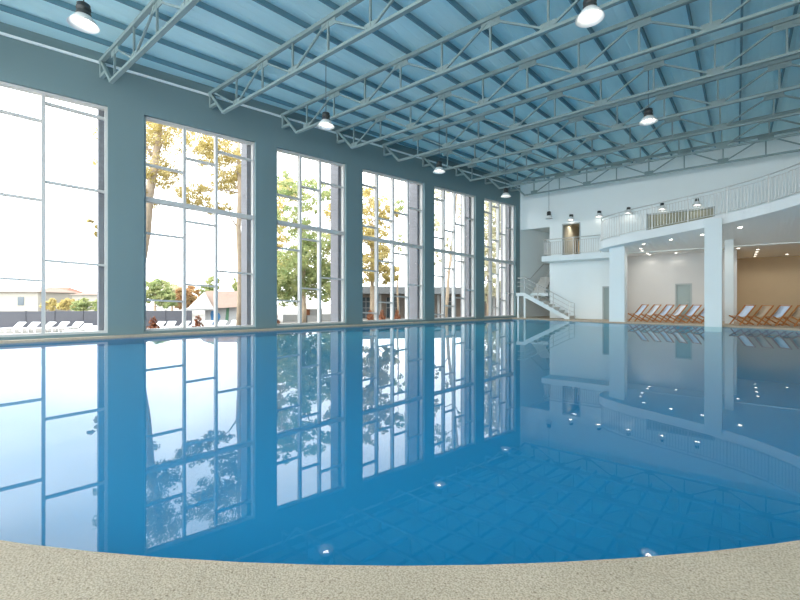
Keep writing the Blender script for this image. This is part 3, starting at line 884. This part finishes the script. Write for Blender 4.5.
for i in range(6):
    s = Lp * (i + .5) / 6
    m = MB(); pbox(m, s - .8, s + .55, .5, .6, ZG + .05, 1.45); w_ = m.build('glass_front', M['glassdark'], pv)
    m = MB()
    for t in (-.8, -.35, .1, .52): pbox(m, s + t, s + t + .05, .46, .5, ZG + .05, 1.45)
    for z in (.4, 1.0): pbox(m, s - .8, s + .55, .46, .5, z, z + .05)
    m.build('glazing_bars', M['hutwall'], w_)

# trees -------------------------------------------------------------
def leaves(mb, c, rad, n, size, rng):
    c = Vector(c)
    for _ in range(n):
        while True:
            v = Vector((rng.uniform(-1, 1), rng.uniform(-1, 1), rng.uniform(-1, 1)))
            if v.length < 1: break
        p = c + Vector((v.x * rad[0], v.y * rad[0], v.z * rad[1]))
        a = Vector((rng.gauss(0, 1), rng.gauss(0, 1), rng.gauss(0, 1))).normalized()
        b = a.orthogonal().normalized()
        s = size * rng.uniform(.6, 1.3)
        mb.add([p - a * s, p + b * s * .5, p + a * s, p - b * s * .5], [(0, 1, 2, 3)])

DENS = 2.4
def tree(px, Y, trunk_h, r, clusters, leafm, label, size=.16, lean=(0, 0), seed=1, name='garden_tree', group='trees beyond the windows', z0=ZG):
    """clusters: (dx right in m, dY forward in m, z, radius, vertical radius, leaf count)"""
    rng = random.Random(seed)
    base = P(px, Y, z0)
    t = thing(name, base, label, 'tree', group)
    top = base + cw(lean[0], lean[1]) + Vector((0, 0, trunk_h))
    pts = [base.lerp(top, k / 6) + Vector((rng.uniform(-.06, .06), rng.uniform(-.06, .06), 0)) * (0 < k < 6) for k in range(7)]
    m = MB(); m.tube(pts, r, 9, taper=r * .45); m.build('trunk', M['bark'], t)
    lf, br = MB(), MB()
    for (dx, dY, z, ra, rz_, n) in clusters:
        c = base + cw(dx, dY); c.z = z
        st_ = min(pts[2:], key=lambda q: abs(q.z - (z - .8)))
        mid = st_.lerp(c, .5) + Vector((0, 0, .25))
        br.tube([st_, mid, c], max(.02, r * .28), 6, taper=.012)
        for _ in range(3):
            e = c + Vector((rng.uniform(-1, 1) * ra * .8, rng.uniform(-1, 1) * ra * .8, rng.uniform(-.7, .7) * rz_))
            br.tube([c.lerp(mid, .25), c.lerp(e, .5) + Vector((0, 0, .05)), e], .02, 5, taper=.006)
        # leaves bunched in small sprays
        k = max(1, int(n * DENS * (2.6 if size < .06 else 1.25)) // 28)
        for _ in range(k):
            while True:
                v = Vector((rng.uniform(-1, 1), rng.uniform(-1, 1), rng.uniform(-1, 1)))
                if v.length < 1: break
            q = c + Vector((v.x * ra, v.y * ra, v.z * rz_))
            leaves(lf, q, (ra * .24, rz_ * .2), 28, size * 1.15, rng)
    br.build('branches', M['bark'], t)
    lf.build('foliage', leafm, t)
    return t
# tall yellow trees close to the second window
tree(131, 19, 10.0, .30, [(0, 0, 8.6, 1.3, .9, 420), (.9, .6, 7.3, 1.0, .8, 360), (1.6, .2, 8.8, 1.0, .8, 300), (-.7, 0, 7.2, .8, .6, 160), (.3, .3, 5.9, .7, .6, 160), (.7, .5, 9.9, 1.2, .8, 260)],
     M['leaf_y'], 'tall leaning yellow-leaved tree at the left of the second window', .052, lean=(1.15, .3), seed=3)
tree(239, 21.5, 11.0, .17, [(-1.3, 0, 8.7, 1.1, .7, 380), (-.7, .4, 7.4, .9, .6, 300), (-2.3, 0, 6.7, .9, .6, 300), (-1.2, .3, 6.0, .7, .4, 140), (.3, 0, 8.2, .8, .8, 220), (-.4, .5, 10.2, 1.2, .9, 300), (-1.9, .3, 9.6, 1.0, .8, 260)],
     M['leaf_y'], 'slim tan-trunked yellow tree at the right of the second window', .052, seed=5)
tree(120, 18.5, 6.2, .05, [(-.9, 0, 4.25, .28, .4, 90), (-.75, 0, 3.75, .22, .3, 60), (-1.4, .1, 4.8, .3, .12, 30)], M['leaf_y'], 'thin drooping branch of leaves in the first window', .07, seed=8)
# third window
tree(303, 30, 6.5, .24, [(-.3, 0, 3.4, 2.0, 1.7, 1300), (1.3, .5, 2.4, 1.4, 1.4, 800), (-1.3, .4, 2.0, 1.2, 1.4, 700), (.6, 0, 5.2, 1.7, 1.2, 700), (-.8, 0, 6.9, 1.5, 1.0, 360), (.9, 0, 8.6, 1.6, 1.2, 330), (-1.2, .2, 9.4, 1.4, 1.0, 260)],
     M['leaf_g'], 'leafy green tree filling the third window', .10, seed=11)
tree(270, 37, 8, .2, [(.2, 0, 9.0, 1.6, 1.6, 620), (.3, 0, 6.6, 1.3, 1.1, 420), (.5, 0, 4.5, 1.2, 1.2, 420), (1.6, 0, 11.0, 1.6, 1.0, 420)], M['leaf_y'], 'yellow tree behind the green tree, left in the third window', .10, seed=12)
tree(337, 34.5, 7, .15, [(0, 0, 6.2, 1.1, 1.2, 420), (.1, 0, 4.0, .9, 1.2, 420), (0, 0, 8.4, 1.1, 1.0, 300), (0, 0, 2.2, .9, 1.0, 300)], M['leaf_y'], 'yellowing tree at the right of the third window', .10, seed=13)
# fourth window
tree(372, 33, 8, .2, [(-.3, 0, 3.8, 1.3, 1.3, 640), (.7, 0, 4.6, 1.2, 1.2, 520), (0, 0, 6.6, 1.4, 1.1, 560), (-.3, 0, 9.0, 1.4, 1.3, 460), (1.4, 0, 3.2, .8, .8, 300), (1.1, .2, 8.0, 1.0, .8, 260)],
     M['leaf_y'], 'yellow-green tree at the left of the fourth window', .10, seed=21)
tree(398, 38, 8, .1, [(0, 0, 9.6, 1.2, .9, 150), (.3, 0, 6.6, .9, 1.0, 120)], M['leaf_g'], 'thin tree with few leaves in the middle of the fourth window', .09, seed=22)
# fifth window
tree(445, 33, 11.5, .15, [(-.6, 0, 9.5, 1.2, .9, 170), (.9, 0, 10.6, 1.1, .9, 150), (-.9, 0, 7.2, .7, .8, 80), (.3, 0, 5.5, .6, .8, 70), (1.7, 0, 8.4, .9, .8, 110), (-.7, 0, 4.5, .5, .5, 50)],
     M['leaf_p'], 'leaning bare-trunked tree in the fifth window', .09, lean=(1.1, .3), seed=31)
# sixth window
tree(489, 36, 9, .2, [(0, 0, 9.0, 1.4, 1.4, 520), (.3, 0, 6.5, 1.3, 1.3, 520), (-.2, 0, 4.2, 1.1, 1.3, 460), (.2, 0, 2.0, 1.0, 1.2, 380), (1.3, 0, 8.0, 1.0, 1.3, 260)], M['leaf_p'], 'pale cream-leaved tree in the left of the sixth window', .11, seed=41)
tree(505, 38, 9, .15, [(0, 0, 9.5, 1.0, 1.2, 240), (0, 0, 7.0, .9, 1.2, 220), (.2, 0, 4.8, .8, 1.1, 150)], M['leaf_p'], 'pale tree in the right of the sixth window', .11, seed=42)
# lower trees behind the fence at the second window
low = 'low trees beyond the fence'
tree(155, 44, 2.8, .15, [(0, 0, 2.4, 1.5, 1.0, 520), (-1.1, 0, 1.6, 1.1, .9, 380), (1.2, 0, 1.3, 1.1, .9, 400)], M['leaf_g'], 'round green tree beyond the fence, left in the second window', .13, seed=51, group=low)
tree(172, 52, 2.8, .15, [(0, 0, 2.2, 1.4, 1.0, 520), (-1.0, 0, 1.2, 1.2, .8, 360), (1.0, 0, 1.1, 1.2, .8, 360)], M['leaf_p'], 'pale green tree beyond the fence, second from the left', .13, seed=52, group=low)
tree(189, 47, 2.6, .13, [(0, 0, 1.9, 1.2, 1.0, 460), (-.8, 0, 1.0, 1.0, .8, 300), (.8, 0, .9, 1.0, .8, 300)], M['leaf_o'], 'orange autumn tree behind the white hut', .12, seed=53, group=low)
tree(212, 50, 3.6, .14, [(0, 0, 3.1, .9, .9, 340), (-.4, 0, 2.2, 1.1, .8, 400), (.3, 0, 1.6, 1.2, .8, 400)], M['leaf_g'], 'dark green tree above the hut roof', .13, seed=54, group=low)
tree(238, 55, 4, .14, [(0, 0, 3.0, .7, 1.1, 300), (0, 0, 1.8, 1.0, .8, 300)], M['leaf_g'], 'narrow tree behind the hut at the right of the second window', .13, seed=55, group=low)
for i, (px, Y, ra, lm) in enumerate(((50, 50, .8, 'leaf_y'), (67, 47, .9, 'leaf_y'), (82, 44, 1.0, 'leaf_g'), (99, 48, .9, 'leaf_g'))):
    tree(px, Y, 1.0, .08, [(0, 0, .55, ra, .6, 380), (.3, 0, .95, ra * .6, .45, 200)], M[lm],
         ['low yellow bush beyond the fence, before the red roof', 'yellowish bush beyond the fence, second from the left', 'larger green bush beyond the fence', 'green bush beyond the fence nearest the first stone pier'][i], .12, seed=60 + i, name='garden_bush', group='bushes beyond the fence')

# rusty potted shrubs on the terrace
for i, (px, Y) in enumerate(((153, 18.0), (198, 19.0), (275, 22.5), (382, 30.0), (397, 31.5), (370, 31))):
    b0 = P(px, Y)
    s = thing('potted_shrub', b0, ['rust-coloured potted shrub at the left of the second window', 'rust-coloured potted shrub before the white hut', 'rust-coloured potted shrub at the left of the third window',
              'orange potted shrub before the pavilion', 'smaller rust potted shrub right of the orange one before the pavilion', 'rust potted shrub at the left of the pavilion'][i], 'shrub', 'potted shrubs on the terrace')
    m = MB(); m.lathe([(.10, 0), (.16, .22), (.18, .22), (.18, .28), (.14, .28)], b0, 14, close=True); m.build('pot', M['pot'], s)
    rng = random.Random(i); m = MB()
    leaves(m, b0 + Vector((0, 0, .5)), (.28, .28), 260, .06, rng); leaves(m, b0 + Vector((0, 0, .85)), (.16, .24), 130, .05, rng)
    m.build('foliage', M['terra'], s)

# white sunbeds in front of the fence
sb_proto = None
spots = [(12, 23.4), (27, 23.4), (42, 23.5), (57, 23.7), (71, 23.8), (78, 21.8), (86, 20.0), (96, 18.6), (155, 24.2), (167, 24.4), (180, 24.6), (192, 24.8), (205, 25.2), (218, 25.4), (232, 25.6)]
for i, (px, Y) in enumerate(spots):
    if sb_proto is None:
        o = thing('sunbed', (0, 0, 0), 'white plastic sunbed in the outdoor row before the grey fence', 'sunbed', 'white sunbeds on the terrace')
        m = MB(); m.box(-.3, .3, -.8, .35, .26, .31); m.build('seat', M['plastic'], o)
        m = MB(); m.hexa([(-.3, .33, .26), (.3, .33, .26), (.3, .36, .31), (-.3, .36, .31), (-.3, .80, .62), (.3, .80, .62), (.3, .76, .66), (-.3, .76, .66)]); m.build('backrest', M['plastic'], o)
        for x_ in (-.26, .26):
            for y_ in (-.7, .3):
                m = MB(); m.box(x_ - .03, x_ + .03, y_ - .03, y_ + .03, 0, .26); m.build('leg', M['plastic'], o)
        sb_proto = o
    else:
        o = copy_tree(sb_proto)
    o.scale = (.8, .8, .8); o.location = P(px, Y); o.rotation_euler = (0, 0, R(35 + 6 * math.sin(i * 2.3)))

# small signs and low walls on the terrace seen through window three
m = MB(); a, b_ = P(283, 34), P(345, 36); m.bar(a + Vector((0, 0, .3)), b_ + Vector((0, 0, .3)), .2, .6)
tag(m.build('terrace_wall', M['hutwall']), 'low white wall behind the green tree in the third window', 'wall')
m = MB(); a, b_ = P(306, 32), P(322, 32.3)
sg = thing('notice_board', (a + b_) / 2, 'white notice board with orange end beside the green tree trunk', 'sign')
m.bar(a + Vector((0, 0, .85)), b_ + Vector((0, 0, .85)), .04, .5); m.build('board', M['hutwall'], sg)
m = MB(); m.bar(a + Vector((0, 0, .86)) - cw(0, .04), a.lerp(b_, .25) + Vector((0, 0, .86)) - cw(0, .04), .03, .46); m.build('orange_panel', M['terra'], sg)
for t in (.05, .95):
    q = a.lerp(b_, t); m = MB(); m.bar(q, q + Vector((0, 0, .62)), .05, .05); m.build('post', M['black'], sg)

# ------------------------------------------------------------------ sky
wd = bpy.data.worlds.new('overcast'); SC.world = wd; wd.use_nodes = True
nt = wd.node_tree; bg = nt.nodes['Background']
tc = nt.nodes.new('ShaderNodeTexCoord'); mp = nt.nodes.new('ShaderNodeMapping'); mp.inputs['Scale'].default_value = (1, 1, 2.6)
nz = nt.nodes.new('ShaderNodeTexNoise'); nz.inputs['Scale'].default_value = 3.2; nz.inputs['Detail'].default_value = 6
cr = nt.nodes.new('ShaderNodeValToRGB')
cr.color_ramp.elements[0].position = .36; cr.color_ramp.elements[1].position = .62
cr.color_ramp.elements[0].color = (.76, .79, .83, 1); cr.color_ramp.elements[1].color = (1, 1, 1, 1)
nt.links.new(tc.outputs['Generated'], mp.inputs['Vector']); nt.links.new(mp.outputs['Vector'], nz.inputs['Vector'])
nt.links.new(nz.outputs['Fac'], cr.inputs['Fac']); nt.links.new(cr.outputs['Color'], bg.inputs['Color'])
# overcast brightened behind the photographer, added to light the hall through the end glazing
vm = nt.nodes.new('ShaderNodeVectorMath'); vm.operation = 'DOT_PRODUCT'; vm.inputs[1].default_value = tuple(Vector((.1, -1, .35)).normalized())
nt.links.new(tc.outputs['Generated'], vm.inputs[0])
mr = nt.nodes.new('ShaderNodeMapRange'); mr.interpolation_type = 'SMOOTHSTEP'
mr.inputs['From Min'].default_value = .15; mr.inputs['From Max'].default_value = .95
mr.inputs['To Min'].default_value = 4.0; mr.inputs['To Max'].default_value = 8.5
nt.links.new(vm.outputs['Value'], mr.inputs['Value']); nt.links.new(mr.outputs['Result'], bg.inputs['Strength'])

# portals in the window openings: they emit nothing, they only tell the renderer where daylight enters
def portal(c, w, h, n):
    la = bpy.data.lights.new('window_portal', 'AREA'); la.shape = 'RECTANGLE'; la.size = w; la.size_y = h; la.cycles.is_portal = True
    o = bpy.data.objects.new('window_portal', la); C.objects.link(o); o.location = c
    o.rotation_euler = Vector(n).to_track_quat('-Z', 'Y').to_euler()
for s0, s1 in wins:
    portal(WL((s0 + s1) / 2, -.40, (ZS + ZT) / 2), s1 - s0, ZT - ZS, NI)
fx0 = WL(-12.5).x; stp = (XR - fx0) / 6
for i in range(6):
    portal((fx0 + stp * (i + .5), -9.62, 4.35), stp - .8, 8.1, (0, 1, 0))

# ------------------------------------------------------------------ camera and view
cam = bpy.data.cameras.new('camera'); co = bpy.data.objects.new('camera', cam); C.objects.link(co)
co.location = (0, 0, HC); co.rotation_euler = (R(90), 0, TH)
cam.sensor_width = 36; cam.lens = F / 800 * 36; cam.clip_start = .05; cam.clip_end = 500
SC.camera = co
vs_ = SC.view_settings
vs_.view_transform = 'Standard'; vs_.look = 'None'; vs_.gamma = 1; vs_.use_curve_mapping = False
vs_.exposure = 0.22
SC.cycles.use_denoising = True; SC.cycles.denoising_input_passes = 'RGB_ALBEDO_NORMAL'; SC.cycles.use_adaptive_sampling = False
SC.cycles.max_bounces = 12; SC.cycles.diffuse_bounces = 8; SC.cycles.glossy_bounces = 5; SC.cycles.transparent_max_bounces = 24
SC.cycles.sample_clamp_indirect = 8
